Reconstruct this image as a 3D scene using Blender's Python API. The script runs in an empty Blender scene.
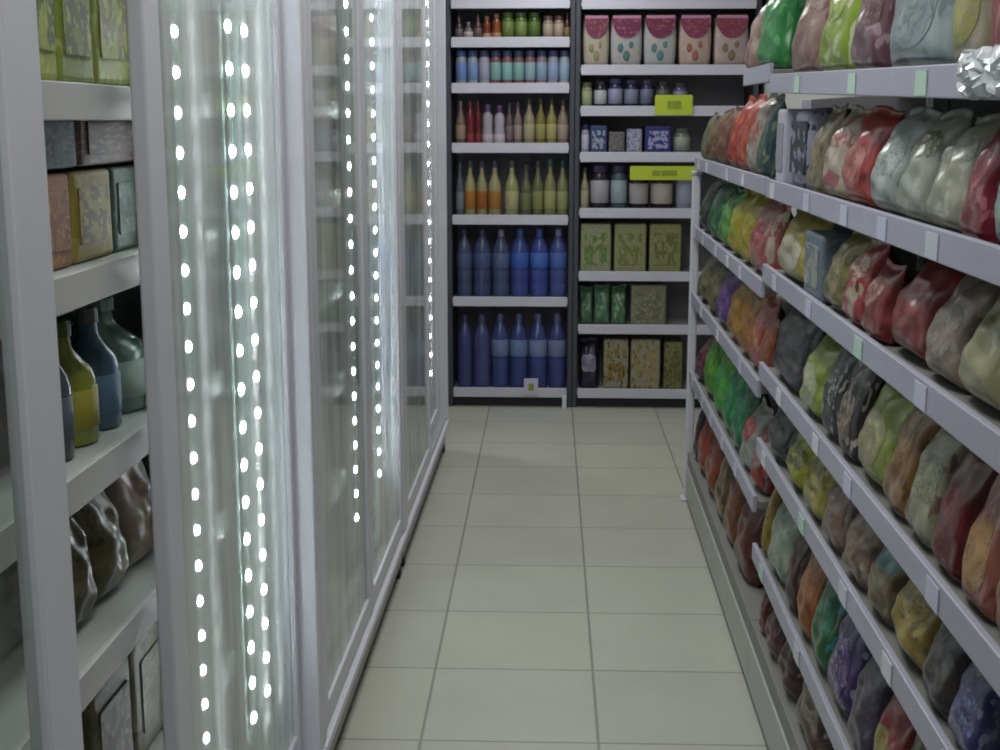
import bpy, bmesh, math, random
from mathutils import Vector, Matrix, Euler
random.seed(7)
S = bpy.context.scene
COL = S.collection
PI = math.pi

# ------------------------------------------------------------------ camera
EYE = 1.55
F = 1330.0
PITCH = math.atan(257.0 / F)
YAW = math.atan(62.0 * math.cos(PITCH) / F)
cam_d = bpy.data.cameras.new('camera'); cam_d.sensor_width = 36.0; cam_d.lens = F / 1000 * 36.0
cam_d.clip_start = 0.02
cam = bpy.data.objects.new('camera', cam_d); COL.objects.link(cam)
cam.location = (0, 0, EYE); cam.rotation_euler = (PI / 2 - PITCH, 0, YAW)
S.camera = cam
_R = Euler((PI / 2 - PITCH, 0, YAW)).to_matrix()

def ray(px, py):
    return _R @ Vector(((px - 500) / F, -(py - 375) / F, -1.0))
def depth_on_x(px, X, py=118):
    """distance down the aisle of the point seen at px on the upright plane x = X"""
    d = ray(px, py); return d.y * X / d.x
def on_y(px, py, Y):
    d = ray(px, py); t = Y / d.y
    return d.x * t, EYE + d.z * t

# ------------------------------------------------------------------ materials
def lin(c):
    c = c.lstrip('#'); v = [int(c[i:i + 2], 16) / 255 for i in (0, 2, 4)]
    return tuple(x / 12.92 if x <= 0.04045 else ((x + 0.055) / 1.055) ** 2.4 for x in v) + (1.0,)

_mats = {}
def shade(c, k=.84):
    c = c.lstrip('#'); return '#%02X%02X%02X' % tuple(int(int(c[i:i + 2], 16) * k) for i in (0, 2, 4))
def mat(name, col, rough=0.5, metal=0.0, spec=0.5, emit=0.0, noise=0.0, alpha=None):
    key = ('p', name, col, rough, metal, emit)
    if key in _mats: return _mats[key]
    m = bpy.data.materials.new(name); m.use_nodes = True
    nt = m.node_tree; b = nt.nodes['Principled BSDF']
    b.inputs['Base Color'].default_value = lin(col); b.inputs['Roughness'].default_value = rough
    b.inputs['Metallic'].default_value = metal; b.inputs['Specular IOR Level'].default_value = spec
    if emit:
        b.inputs['Emission Color'].default_value = lin(col); b.inputs['Emission Strength'].default_value = emit
    if noise:
        tc = nt.nodes.new('ShaderNodeTexCoord'); n = nt.nodes.new('ShaderNodeTexNoise')
        n.inputs['Scale'].default_value = 9; n.inputs['Detail'].default_value = 4
        nt.links.new(tc.outputs['Object'], n.inputs['Vector'])
        mx = nt.nodes.new('ShaderNodeMix'); mx.data_type = 'RGBA'
        c = lin(col); mx.inputs['A'].default_value = tuple(x * (1 - noise) for x in c[:3]) + (1,)
        mx.inputs['B'].default_value = tuple(min(1, x * (1 + noise)) for x in c[:3]) + (1,)
        nt.links.new(n.outputs['Fac'], mx.inputs['Factor']); nt.links.new(mx.outputs['Result'], b.inputs['Base Color'])
    _mats[key] = m; return m

def mat_print(c1, c2, c3, seed=0, rough=0.28, scale=2.6):
    """printed film: three flat inks in blotches over the pack"""
    key = ('b', c1, c2, c3, seed % 5, rough, scale)
    if key in _mats: return _mats[key]
    deep = lambda c: tuple(x * .6 for x in lin(c)[:3]) + (1.0,)
    m = bpy.data.materials.new('printed_film'); m.use_nodes = True
    nt = m.node_tree; b = nt.nodes['Principled BSDF']; b.inputs['Roughness'].default_value = rough
    tc = nt.nodes.new('ShaderNodeTexCoord'); mp = nt.nodes.new('ShaderNodeMapping')
    mp.inputs['Location'].default_value = ((seed % 5) * 3.7, 1.3, (seed % 5) * 1.9)
    nt.links.new(tc.outputs['Generated'], mp.inputs['Vector'])
    def layer(sc, lo, a, bcol, detail=1.5):
        n = nt.nodes.new('ShaderNodeTexNoise'); n.inputs['Scale'].default_value = sc; n.inputs['Detail'].default_value = detail
        nt.links.new(mp.outputs['Vector'], n.inputs['Vector'])
        r = nt.nodes.new('ShaderNodeMapRange'); r.inputs['From Min'].default_value = lo; r.inputs['From Max'].default_value = lo + .03
        nt.links.new(n.outputs['Fac'], r.inputs['Value'])
        mx = nt.nodes.new('ShaderNodeMix'); mx.data_type = 'RGBA'
        nt.links.new(r.outputs['Result'], mx.inputs['Factor'])
        if isinstance(a, tuple): mx.inputs['A'].default_value = a
        else: nt.links.new(a, mx.inputs['A'])
        mx.inputs['B'].default_value = bcol
        return mx.outputs['Result']
    o = layer(scale, .53, deep(c1), deep(c2)); o = layer(scale * 2.2, .575, o, deep(c3))
    nt.links.new(o, b.inputs['Base Color'])
    _mats[key] = m; return m

def mat_glass(fog, tint='#DCE8E4', rough=0.04, name='fogged_glass'):
    m = bpy.data.materials.new(name); m.use_nodes = True
    nt = m.node_tree; nt.nodes.clear()
    out = nt.nodes.new('ShaderNodeOutputMaterial')
    tr = nt.nodes.new('ShaderNodeBsdfTransparent'); tr.inputs['Color'].default_value = lin(tint)
    gl = nt.nodes.new('ShaderNodeBsdfGlossy'); gl.inputs['Roughness'].default_value = rough
    df = nt.nodes.new('ShaderNodeBsdfDiffuse'); df.inputs['Color'].default_value = lin('#E2E8E6')
    tl = nt.nodes.new('ShaderNodeBsdfTranslucent'); tl.inputs['Color'].default_value = lin('#E2E8E6')
    mist = nt.nodes.new('ShaderNodeMixShader'); mist.inputs[0].default_value = .09
    nt.links.new(df.outputs[0], mist.inputs[1]); nt.links.new(tl.outputs[0], mist.inputs[2])
    tc = nt.nodes.new('ShaderNodeTexCoord'); mp = nt.nodes.new('ShaderNodeMapping')
    mp.inputs['Scale'].default_value = (5, 5, .5)
    n = nt.nodes.new('ShaderNodeTexNoise'); n.inputs['Scale'].default_value = 2.2; n.inputs['Detail'].default_value = 4
    nt.links.new(tc.outputs['Object'], mp.inputs['Vector']); nt.links.new(mp.outputs['Vector'], n.inputs['Vector'])
    r = nt.nodes.new('ShaderNodeMapRange'); r.inputs['From Min'].default_value = .3; r.inputs['From Max'].default_value = .7
    r.inputs['To Min'].default_value = fog * .45; r.inputs['To Max'].default_value = min(.84, fog * 1.5)
    nt.links.new(n.outputs['Fac'], r.inputs['Value'])
    a = nt.nodes.new('ShaderNodeMixShader'); nt.links.new(r.outputs['Result'], a.inputs[0])
    nt.links.new(tr.outputs[0], a.inputs[1]); nt.links.new(mist.outputs[0], a.inputs[2])
    fr = nt.nodes.new('ShaderNodeFresnel'); fr.inputs['IOR'].default_value = 1.4
    b = nt.nodes.new('ShaderNodeMixShader'); nt.links.new(fr.outputs[0], b.inputs[0])
    nt.links.new(a.outputs[0], b.inputs[1]); nt.links.new(gl.outputs[0], b.inputs[2])
    # the pane acts at the face where light enters it; light leaving by the other face passes straight on
    ge = nt.nodes.new('ShaderNodeNewGeometry'); clr = nt.nodes.new('ShaderNodeBsdfTransparent')
    z = nt.nodes.new('ShaderNodeMixShader'); nt.links.new(ge.outputs['Backfacing'], z.inputs[0])
    nt.links.new(b.outputs[0], z.inputs[1]); nt.links.new(clr.outputs[0], z.inputs[2])
    nt.links.new(z.outputs[0], out.inputs[0])
    return m

def mat_floor():
    m = bpy.data.materials.new('floor_tiles'); m.use_nodes = True
    nt = m.node_tree; b = nt.nodes['Principled BSDF']
    tc = nt.nodes.new('ShaderNodeTexCoord'); mp = nt.nodes.new('ShaderNodeMapping')
    mp.inputs['Rotation'].default_value = (0, 0, math.radians(-.55))
    mp.inputs['Location'].default_value = FLOOR_OFF
    nt.links.new(tc.outputs['Object'], mp.inputs['Vector'])
    br = nt.nodes.new('ShaderNodeTexBrick'); br.offset = 0.0; br.squash = 1.0
    br.inputs['Scale'].default_value = 1.0; br.inputs['Brick Width'].default_value = TILE; br.inputs['Row Height'].default_value = TILE
    br.inputs['Mortar Size'].default_value = .0045; br.inputs['Mortar Smooth'].default_value = .3
    br.inputs['Color1'].default_value = lin('#AFAFA2'); br.inputs['Color2'].default_value = lin('#A9A9A2')
    br.inputs['Mortar'].default_value = lin('#85857A')
    nt.links.new(mp.outputs['Vector'], br.inputs['Vector'])
    n = nt.nodes.new('ShaderNodeTexNoise'); n.inputs['Scale'].default_value = 3.5; n.inputs['Detail'].default_value = 5
    nt.links.new(tc.outputs['Object'], n.inputs['Vector'])
    r = nt.nodes.new('ShaderNodeMapRange'); r.inputs['To Min'].default_value = .86; r.inputs['To Max'].default_value = 1.08
    nt.links.new(n.outputs['Fac'], r.inputs['Value'])
    mx = nt.nodes.new('ShaderNodeMix'); mx.data_type = 'RGBA'; mx.blend_type = 'MULTIPLY'; mx.inputs['Factor'].default_value = 1
    nt.links.new(br.outputs['Color'], mx.inputs['A']); nt.links.new(r.outputs['Result'], mx.inputs['B'])
    nt.links.new(mx.outputs['Result'], b.inputs['Base Color'])
    b.inputs['Roughness'].default_value = .42
    bp = nt.nodes.new('ShaderNodeBump'); bp.inputs['Strength'].default_value = .25; bp.inputs['Distance'].default_value = .002
    inv = nt.nodes.new('ShaderNodeMath'); inv.operation = 'SUBTRACT'; inv.inputs[0].default_value = 1
    nt.links.new(br.outputs['Fac'], inv.inputs[1]); nt.links.new(inv.outputs[0], bp.inputs['Height'])
    nt.links.new(bp.outputs[0], b.inputs['Normal'])
    return m

# ------------------------------------------------------------------ mesh helpers
def box(bm, x0, x1, y0, y1, z0, z1, bev=0.0, seg=2):
    r = bmesh.ops.create_cube(bm, size=1.0)
    vs = r['verts']
    for v in vs:
        v.co.x = x0 if v.co.x < 0 else x1
        v.co.y = y0 if v.co.y < 0 else y1
        v.co.z = z0 if v.co.z < 0 else z1
    if bev > 0:
        es = list({e for v in vs for e in v.link_edges})
        bmesh.ops.bevel(bm, geom=es, offset=bev, segments=seg, profile=.5, affect='EDGES')
    return bm

def mesh_of(name, bm, smooth=False):
    bmesh.ops.recalc_face_normals(bm, faces=bm.faces[:])
    me = bpy.data.meshes.new(name); bm.to_mesh(me); bm.free()
    if smooth:
        for p in me.polygons: p.use_smooth = True
    return me

def obj(name, me, m=None, parent=None, loc=(0, 0, 0), rot=(0, 0, 0), scale=(1, 1, 1)):
    if isinstance(me, bmesh.types.BMesh): me = mesh_of(name, me)
    if not me.materials: me.materials.append(None)
    o = bpy.data.objects.new(name, me); COL.objects.link(o)
    if m is not None:
        o.material_slots[0].link = 'OBJECT'; o.material_slots[0].material = m
    if parent is not None: o.parent = parent
    o.location = loc; o.rotation_euler = rot; o.scale = scale
    return o

def bx(name, x0, x1, y0, y1, z0, z1, m, parent=None, bev=0.0):
    """box whose origin sits at its base centre"""
    cx, cy = (x0 + x1) / 2, (y0 + y1) / 2
    p = Vector((0, 0, 0))
    bm = box(bmesh.new(), x0 - cx, x1 - cx, y0 - cy, y1 - cy, 0, z1 - z0, bev)
    return obj(name, bm, m, parent, loc=(cx, cy, z0))

LABELS = {}
def tag(o, label, cat, group=None):
    n = len(label.split()); assert 4 <= n <= 16, (n, label)
    if label in LABELS and LABELS[label] != (group or 0): raise ValueError('label twice: ' + label)
    if label in LABELS and not group: raise ValueError('label twice: ' + label)
    LABELS[label] = group or 0
    o['label'] = label; o['category'] = cat
    if group: o['group'] = group
    return o
def empty(name, loc, label, cat, group=None, rot=(0, 0, 0)):
    e = bpy.data.objects.new(name, None); COL.objects.link(e); e.empty_display_size = .05
    e.location = loc; e.rotation_euler = rot
    return tag(e, label, cat, group)
def struct(o):
    o['kind'] = 'structure'; return o

def lathe(profile, n=18):
    bm = bmesh.new(); rings = []
    for r, z in profile:
        if r < 1e-5: rings.append([bm.verts.new((0, 0, z))])
        else: rings.append([bm.verts.new((r * math.cos(2 * PI * k / n), r * math.sin(2 * PI * k / n), z)) for k in range(n)])
    for a, b in zip(rings, rings[1:]):
        for k in range(n):
            q = []
            for v in ((a[k % len(a)]), a[(k + 1) % len(a)], b[(k + 1) % len(b)], b[k % len(b)]):
                if v not in q: q.append(v)
            if len(q) >= 3:
                try: bm.faces.new(q)
                except ValueError: pass
    return bm

# unit products are built 1 x 1 x 1 (width x depth x height, base at z = 0, front faces -Y) and scaled
_meshes = {}
def bag_half(u, v, k):
    # u across -1..1, v up -1..1 ; a filled bag: full at its base, drawn in to a flat crimped seal at the top
    if v > .86: return .0
    q = (v + 1) / 1.86                      # 0 at the base, 1 under the seal
    e = (1 - q ** 3.4) ** .7 * (1 - (1 - q) ** 9) ** .5
    e *= max(0.0, 1 - abs(u) ** 3.6) ** .5
    w = .07 * math.sin(8 * u + 2.1 * k + 2 * v) * q + .06 * math.sin(5 * u - 6 * v + k) + .03 * math.sin(13 * v + 3 * u + k)
    return max(0.0, e * (.93 + w))
def bag_outline(u, v, k):
    return u * .5 * (1 - .06 * math.cos(v * 1.4) + .02 * math.sin(7 * v + k + u) - (.03 if v > .86 else 0))
def bag_mesh(k):
    if ('bag', k) in _meshes: return _meshes[('bag', k)]
    bm = bmesh.new(); nu, nv = 24, 36
    fr, bk = [], []
    for side, lst in ((-1, fr), (1, bk)):
        for j in range(nv + 1):
            v = -1 + 2 * j / nv; row = []
            for i in range(nu + 1):
                u = -1 + 2 * i / nu
                y = side * (.015 + .48 * bag_half(u, v, k)) + (.05 * math.sin(u * 5 + k) * max(0, v - .5) if v > .5 else 0)
                if v > .86: y += side * .012 * math.sin(u * 30)
                zz = .5 + v * .5 + (.03 * math.sin(u * 2.2 + k) * max(0, v) if v > 0 else 0)
                row.append(bm.verts.new((bag_outline(u, v, k), y, max(0, zz))))
            lst.append(row)
    for lst in (fr, bk):
        for j in range(nv):
            for i in range(nu):
                bm.faces.new((lst[j][i], lst[j][i + 1], lst[j + 1][i + 1], lst[j + 1][i]))
    loop = [(0, i) for i in range(nu)] + [(j, nu) for j in range(nv)] + [(nv, nu - i) for i in range(nu)] + [(nv - j, 0) for j in range(nv)]
    for a, b in zip(loop, loop[1:] + loop[:1]):
        bm.faces.new((fr[a[0]][a[1]], fr[b[0]][b[1]], bk[b[0]][b[1]], bk[a[0]][a[1]]))
    me = mesh_of('bag_body', bm, True); _meshes[('bag', k)] = me; return me
def bag_print_mesh(k, shape):
    """printed panel lying on the front face of bag k"""
    key = ('bagp', k, shape)
    if key in _meshes: return _meshes[key]
    bm = bmesh.new(); n = 28; m = 7; rings = []
    cz, a, b, pw = {0: (.60, .66, .42, 2), 1: (.50, .76, .34, 6), 2: (.36, .70, .50, 2.6), 3: (.66, .80, .24, 4)}[shape]
    for q in range(m + 1):
        ring = []
        for t in range(n if q else 1):
            th = 2 * PI * t / n
            c, s = math.cos(th), math.sin(th)
            rr = q / m / (abs(c) ** pw + abs(s) ** pw) ** (1 / pw)
            u = a * rr * c; v = min(.84, (cz * 2 - 1) + b * rr * s)
            y = -(.015 + .48 * bag_half(u, v, k)) + (.05 * math.sin(u * 5 + k) * max(0, v - .5) if v > .5 else 0) - .008
            ring.append(bm.verts.new((bag_outline(u, v, k), y, .5 + v * .5 + (.03 * math.sin(u * 2.2 + k) * max(0, v) if v > 0 else 0))))
        rings.append(ring)
    for t in range(n): bm.faces.new((rings[0][0], rings[1][t], rings[1][(t + 1) % n]))
    for q in range(1, m):
        for t in range(n): bm.faces.new((rings[q][t], rings[q + 1][t], rings[q + 1][(t + 1) % n], rings[q][(t + 1) % n]))
    me = mesh_of('bag_print', bm, True); _meshes[key] = me; return me
def pack_mesh():
    if 'pack' in _meshes: return _meshes['pack']
    bm = box(bmesh.new(), -.5, .5, -.5, .5, 0, 1, .06, 3)
    me = mesh_of('pack_body', bm); _meshes['pack'] = me; return me
def softpack_mesh():
    if 'soft' in _meshes: return _meshes['soft']
    bm = bmesh.new(); box(bm, -.5, .5, -.5, .5, 0, 1)
    bmesh.ops.subdivide_edges(bm, edges=bm.edges[:], cuts=7, use_grid_fill=True)
    for v in bm.verts:
        x, y, z = v.co.x * 2, v.co.y * 2, v.co.z * 2 - 1
        k = lambda a, b: math.sqrt(max(0, 1 - .5 * a * a * .34 - .5 * b * b * .34))
        v.co = Vector((x * k(y, z) * .52, y * k(x, z) * .54, .5 + .5 * z * (.96 if z < 0 else k(x, y))))
    zmin = min(v.co.z for v in bm.verts)
    for v in bm.verts: v.co.z -= zmin
    me = mesh_of('soft_pack_body', bm, True); _meshes['soft'] = me; return me
def panel_mesh():
    if 'panel' in _meshes: return _meshes['panel']
    bm = box(bmesh.new(), -.5, .5, -.5, .5, 0, 1, .04, 2)
    me = mesh_of('panel', bm); _meshes['panel'] = me; return me
def lobe_mesh():
    # burgundy swoosh: rounded half moon, flat side up
    if 'lobe' in _meshes: return _meshes['lobe']
    bm = bmesh.new(); pts = []
    for k in range(17):
        a = PI + PI * k / 16; pts.append((.5 * math.cos(a), 1 + math.sin(a)))
    f = bm.faces.new([bm.verts.new((x, -.5, z)) for x, z in pts])
    r = bmesh.ops.extrude_face_region(bm, geom=[f])
    for v in r['geom']:
        if isinstance(v, bmesh.types.BMVert): v.co.y += 1
    me = mesh_of('swoosh', bm); _meshes['lobe'] = me; return me

def bottle_meshes(kind):
    if ('bot', kind) in _meshes: return _meshes[('bot', kind)]
    P = {
        'water': [(0, 0), (.42, 0), (.48, .02), (.5, .05), (.5, .2), (.47, .22), (.5, .24), (.5, .40), (.47, .42), (.5, .44), (.5, .66), (.46, .74), (.34, .82), (.2, .88), (.15, .90), (.15, .93), (0, .93)],
        'tall': [(0, 0), (.44, 0), (.5, .02), (.5, .52), (.46, .6), (.3, .7), (.19, .78), (.17, .92), (0, .92)],
        'jar': [(0, 0), (.46, 0), (.5, .03), (.5, .72), (.46, .79), (.36, .83), (.36, .85), (0, .85)],
        'flask': [(0, 0), (.45, 0), (.5, .03), (.48, .30), (.43, .45), (.48, .62), (.42, .74), (.24, .80), (.24, .84), (0, .84)],
    }[kind]
    cap = {'water': (.18, .90, 1.0), 'tall': (.2, .88, 1.0), 'jar': (.46, .83, 1.0), 'flask': (.28, .82, 1.0)}[kind]
    lab = {'water': (.515, .44, .66), 'tall': (.515, .14, .46), 'jar': (.515, .16, .66), 'flask': (.52, .05, .27)}[kind]
    body = mesh_of('bottle_body', lathe(P), True)
    r, a, b = cap
    c = mesh_of('cap', lathe([(0, a), (r, a), (r, b - .02), (r * .9, b), (0, b)], 14))
    r, a, b = lab
    l = mesh_of('label', lathe([(r - .02, a), (r, a), (r, b), (r - .02, b)], 20), True)
    _meshes[('bot', kind)] = (body, c, l); return body, c, l

_bag_n = [0]
def make_bag(loc, rz, w, h, t, lean, c1, c2, c3, label, group, cat='snack bag', name='snack_bag', tilt=0.0):
    _bag_n[0] += 1; k = _bag_n[0] % 6; sh = (_bag_n[0] * 3 + 1) % 4
    what = label.split(',')[0]; plain = False
    for wd, q in ((' top', 3), (' base', 2), ('window', 1), ('slash', 1), ('flash', 0), ('print', 1), ('edge', 2)):
        if wd in what: sh = q; plain = True
    z = loc[2] + .10 * t * math.sin(lean) + .5 * w * abs(math.sin(tilt)) * .8
    e = empty(name, (loc[0], loc[1], z), label, cat, group)
    e.rotation_euler = (Euler((-lean, 0, 0)).to_matrix()).to_euler()
    M = Euler((0, 0, rz)).to_matrix() @ Euler((-lean, 0, 0)).to_matrix() @ Euler((0, tilt, 0)).to_matrix()
    e.rotation_euler = M.to_euler()
    obj('bag_body', bag_mesh(k), mat_print(c1, c2 if random.random() < .6 and not plain else c1, c3, _bag_n[0]), e, scale=(w, t, h))
    obj('printed_panel', bag_print_mesh(k, sh), mat_print(c2, c2 if plain else c1, c3, _bag_n[0] + 2, scale=4.2), e, scale=(w, t, h))
    return e
def make_bottle(kind, loc, w, h, body, cap, lab, label, group, cat='bottle', name='bottle', clear=True, lab2=None):
    B, C, L = bottle_meshes(kind)
    e = empty(name, loc, label, cat, group)
    obj('bottle_body', B, mat('bottle_plastic', shade(body), .22), e, scale=(w, w, h))
    obj('cap', C, mat('cap_plastic', shade(cap), .4), e, scale=(w, w, h))
    if lab:
        obj('paper_label', L, mat_print(lab, lab2 or lab, lab2 or lab, 1, .5, 5) if lab2 else mat('paper_label', shade(lab), .55), e, scale=(w, w, h))
    return e
def make_box(loc, rz, w, d, h, c1, c2, c3, label, group, cat='box', name='carton', panel=(.78, .62, .2), soft=False, seed=0):
    e = empty(name, loc, label, cat, group, (0, 0, rz))
    obj('pack_body' if soft else 'carton_body', softpack_mesh() if soft else pack_mesh(), mat_print(c1, c1, c3, seed, .5, 3.5) if c3 else mat('carton_board', c1, .55), e, scale=(w, d, h))
    pw, ph, pz = panel
    obj('printed_panel', panel_mesh(), mat_print(c2, c1, c3 or c2, seed + 1, .5, 3.2), e, loc=(0, -d / 2 * (1.04 if soft else 1.0), h * pz), scale=(w * pw, .006, h * ph))
    return e

WHITE = mat('white_enamel', '#C9C8D2', .35, noise=.05)
RAIL = mat('pale_grey_rail', '#B9B7C4', .35, noise=.06)
SHELF = mat('shelf_enamel', '#B4B4B4', .4, noise=.05)
BACKP = mat('shelf_back_panel', '#4E4C50', .6, noise=.08)
RACKRAIL = mat('rack_rail', '#9A98A8', .4, noise=.07)
RACKBOARD = mat('rack_board', '#74736F', .55, noise=.08)  # darker grey for the rack boards and base decks
DARK = mat('dark_steel', '#2B2B2E', .6)

# ------------------------------------------------------------------ setting
AX_L, AX_R = -.53, .52
TILE = .45
YB = 7.08           # face of the shelving across the end of the aisle
FLOOR_OFF = (0, 0, 0)
fx = .134 + .0; fy = 0.0
def floor_hit(px, py):
    d = ray(px, py); t = -EYE / d.z; return d.x * t, d.y * t
gx, gy = floor_hit(615.5, 745); g2x, g2y = floor_hit(612, 671)
FLOOR_OFF = (-(gx % TILE) + .004 * gy, -(g2y % TILE), 0)
fl = bx('floor', -1.35, 1.1, -1.2, YB + .5, -.06, 0, None)
fl.data.transform(Matrix.Translation(fl.location)); fl.location = (0, 0, 0)
struct(fl)
fl.material_slots[0].link = 'OBJECT'; fl.material_slots[0].material = mat_floor()
PAINT = mat('wall_paint', '#B4B2AE', .8, noise=.04)
struct(bx('wall_back', -1.35, 1.1, YB + .45, YB + .5, 0, 2.8, PAINT))
struct(bx('wall_left', -1.4, -1.35, -1.2, YB + .5, 0, 2.8, PAINT))
struct(bx('wall_right', 1.05, 1.1, -1.2, YB + .45, 0, 2.8, PAINT))
struct(bx('wall_front', -1.35, 1.05, -1.25, -1.2, 0, 2.8, PAINT))
struct(bx('ceiling', -1.4, 1.1, -1.25, YB + .5, 2.8, 2.85, mat('ceiling_paint', '#C4C4C0', .9)))

# ------------------------------------------------------------------ coolers on the left
GLASS = mat_glass(.68)
GLASS_C = mat_glass(.07, '#E8F0EC', .03, 'clear_glass')
LEDM = mat('led', '#F4FAFF', .4, emit=70)
CH = 2.25
_led = None
def led_mesh():
    bm = bmesh.new()
    r = bmesh.ops.create_uvsphere(bm, u_segments=8, v_segments=5, radius=.0088)
    for v in r['verts']: v.co.x *= .7
    return mesh_of('led_bulb', bm, True)
LED_ME = led_mesh(); LED_LEN = 1.80
COOL_Z = [1.83, 1.592, 1.352, 1.093, .826, .54, .22]
def cooler(y0, y1, doors, mullions, label, near_skip=None):
    cy = (y0 + y1) / 2
    e = empty('drinks_cooler', ((AX_L - 1.25) / 2, cy, 0), label, 'cooler', 'glass door coolers along the left side')
    ox, oy = e.location.x, e.location.y
    def P(name, x0, x1, a, b, z0, z1, m, parent=e, bev=.004):
        return bx(name, x0 - ox, x1 - ox, a - oy, b - oy, z0, z1, m, parent, bev)
    inner = mat('cooler_liner', '#A9B1AE', .45)
    P('back_panel', -1.25, -1.21, y0, y1, .12, CH, inner)
    P('side_panel', -1.21, AX_L - .06, y0, y0 + .03, .12, CH, inner)
    P('side_panel', -1.21, AX_L - .06, y1 - .03, y1, .12, CH, inner)
    P('top_panel', -1.25, AX_L - .01, y0, y1, CH, CH + .2, WHITE)
    P('bottom_deck', -1.21, AX_L - .06, y0 + .03, y1 - .03, .12, .2, inner)
    P('kick_plate', AX_L - .07, AX_L - .012, y0 + .01, y1 - .01, .035, .125, mat('kick_plate_enamel', '#77757C', .3, noise=.05))
    P('door_track', AX_L - .075, AX_L + .01, y0, y1, .125, .15, WHITE)
    P('door_track', AX_L - .045, AX_L - .004, y0, y1, .15, .162, mat('aluminium', '#C2C2C8', .3, .6))
    for yy in (y0 + .06, y1 - .06):
        P('foot', AX_L - .05, AX_L - .01, yy - .02, yy + .02, 0, .035, DARK)
    P('frame_post', AX_L - .075, AX_L + .004, y0, y0 + .04, .15, CH, WHITE)
    P('frame_post', AX_L - .075, AX_L + .004, y1 - .04, y1, .15, CH, WHITE)
    for z in COOL_Z[:-1]:
        s = P('shelf', -1.2, AX_L - .10, y0 + .035, y1 - .035, z - .02, z, mat('cooler_shelf', '#9FA39F', .5))
        r = bx('price_rail', 0, .012, -(y1 - y0) / 2 + .04, (y1 - y0) / 2 - .04, -.045, .003, mat('cooler_rail', '#A6A6A4', .45, noise=.06), s, .002)
        r.location = (s_half(s), 0, -.025)
    for (a, b, xo, wa, wb, g) in doors:
        d = P('sliding_door', AX_L + xo - .024, AX_L + xo, a, a + wa, .165, CH - .01, WHITE)
        L = d.location.copy()
        def D(name, x0, x1, p, q, z0, z1, m):
            o = bx(name, x0 - ox - L.x, x1 - ox - L.x, p - oy - L.y, q - oy - L.y, z0 - L.z, z1 - L.z, m, d, .003); return o
        D('stile', AX_L + xo - .024, AX_L + xo, b - wb, b, .165, CH - .01, WHITE)
        D('bottom_rail', AX_L + xo - .022, AX_L + xo - .002, a + wa, b - wb, .165, .215, WHITE)
        D('glass_pane', AX_L + xo - .015, AX_L + xo - .009, a + wa, b - wb, .215, CH - .02, GLASS if g else GLASS_C)
    for (a, b, strips) in mullions:
        mm = P('mullion', AX_L - .105, AX_L - .08, a, b, .2, CH, mat('mullion_enamel', '#7F8A87', .9, spec=.1))
        for s, step in strips:
            st = P('led_strip', AX_L - .08, AX_L - .074, s - .012, s + .012, .36, CH - .05, mat('led_backing', '#4A5552', .9, spec=.1))
            for q in range(int(LED_LEN / step)): obj('led_bulb', LED_ME, LEDM, st, loc=(.005, 0, .02 + q * step), scale=(1, 1.6 if step > .07 else 1.1, 1.35 if step > .07 else 1.1))
    return e
def s_half(o):
    return max(v.co.x for v in o.data.vertices)
XL = AX_L - .072
def led_at(px): return depth_on_x(px, XL)
s1, s2, s3, s4, s5 = led_at(178), led_at(247), led_at(348), led_at(373), led_at(428)
cooler(.70, 2.775, [(.76, 1.366, 0, .05, .09, 0), (1.83, 2.73, -.036, .075, .03, 1)],
       [(s1 - .014, s1 + .16, ((s1, .062),)), (s2 - .16, s2 + .03, ((led_at(231), .074), (s2, .074)))],  # nearer strip of the pair is added, imitating its neighbour's reflection in the glass
       'nearest glass door cooler, its door slid open beside the bright light strips')
cooler(2.78, 4.40, [(2.835, 3.59, 0, .04, .035, 1), (3.593, 4.35, 0, .045, .04, 1)],
       [(s3 - .02, s4 + .02, ((s3, .074), (s4, .074)))], 'middle glass door cooler between the nearest cooler and the far one')
cooler(4.405, 6.15, [(4.46, 5.32, 0, .05, .03, 1), (5.28, 6.10, -.036, .03, .05, 1)],
       [(s5 - .04, s5 + .14, ((s5, .088), (s5 + .12, .088)))], 'far glass door cooler, last before the end shelves')

# ---- what stands in the coolers
XF = AX_L - .10            # front edge of the cooler shelves
def in_cooler(px0, px1, row, kind, words, c1, c2, c3, h, cat, seed=0, dz=0.0, ordn='', d=.12):
    X = XF - .03
    a, b = depth_on_x(px0, X), depth_on_x(px1, X)
    z = COOL_Z[row] + .001 + dz
    rowname = ['top', 'second', 'third', 'fourth', 'fifth', 'sixth', 'lowest'][row]
    lab = f'{words} on the {ordn} shelf in the opened near cooler'
    w = (b - a) * .97
    loc = (X - d / 2, (a + b) / 2, z)
    if kind == 'box': return make_box(loc, PI / 2, w, d, h, c1, c2, c3, lab, 'packs in the opened cooler', cat, 'drink_carton' if cat == 'carton' else 'carton', seed=seed)
    if kind == 'bottle':
        return make_bottle('tall', (X - w / 2, loc[1], z), w, h, c1, c2, c3, lab, 'packs in the opened cooler')
    if kind == 'bag': return make_bag(loc, PI / 2, w, h, d, .06, c1, c2, c3, lab, 'packs in the opened cooler')
T = 'topmost visible'
in_cooler(28, 62, 1, 'box', 'lime green carton leftmost', '#A8B63A', '#5E6E2C', '#C5CE6A', .21, 'carton', 1, ordn=T)
in_cooler(63, 98, 1, 'box', 'olive and lime carton centre', '#9BAA48', '#6A7838', '#C9CE88', .20, 'carton', 2, ordn=T)
in_cooler(99, 134, 1, 'box', 'lime carton with brown print rightmost', '#A3AC52', '#7A6A3C', '#BFC878', .21, 'carton', 3, ordn=T)
T = 'second visible'
in_cooler(32, 66, 2, 'box', 'orange carton lower left', '#A8733F', '#8E5A34', '#B89A60', .125, 'carton', 1, ordn=T)
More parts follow.
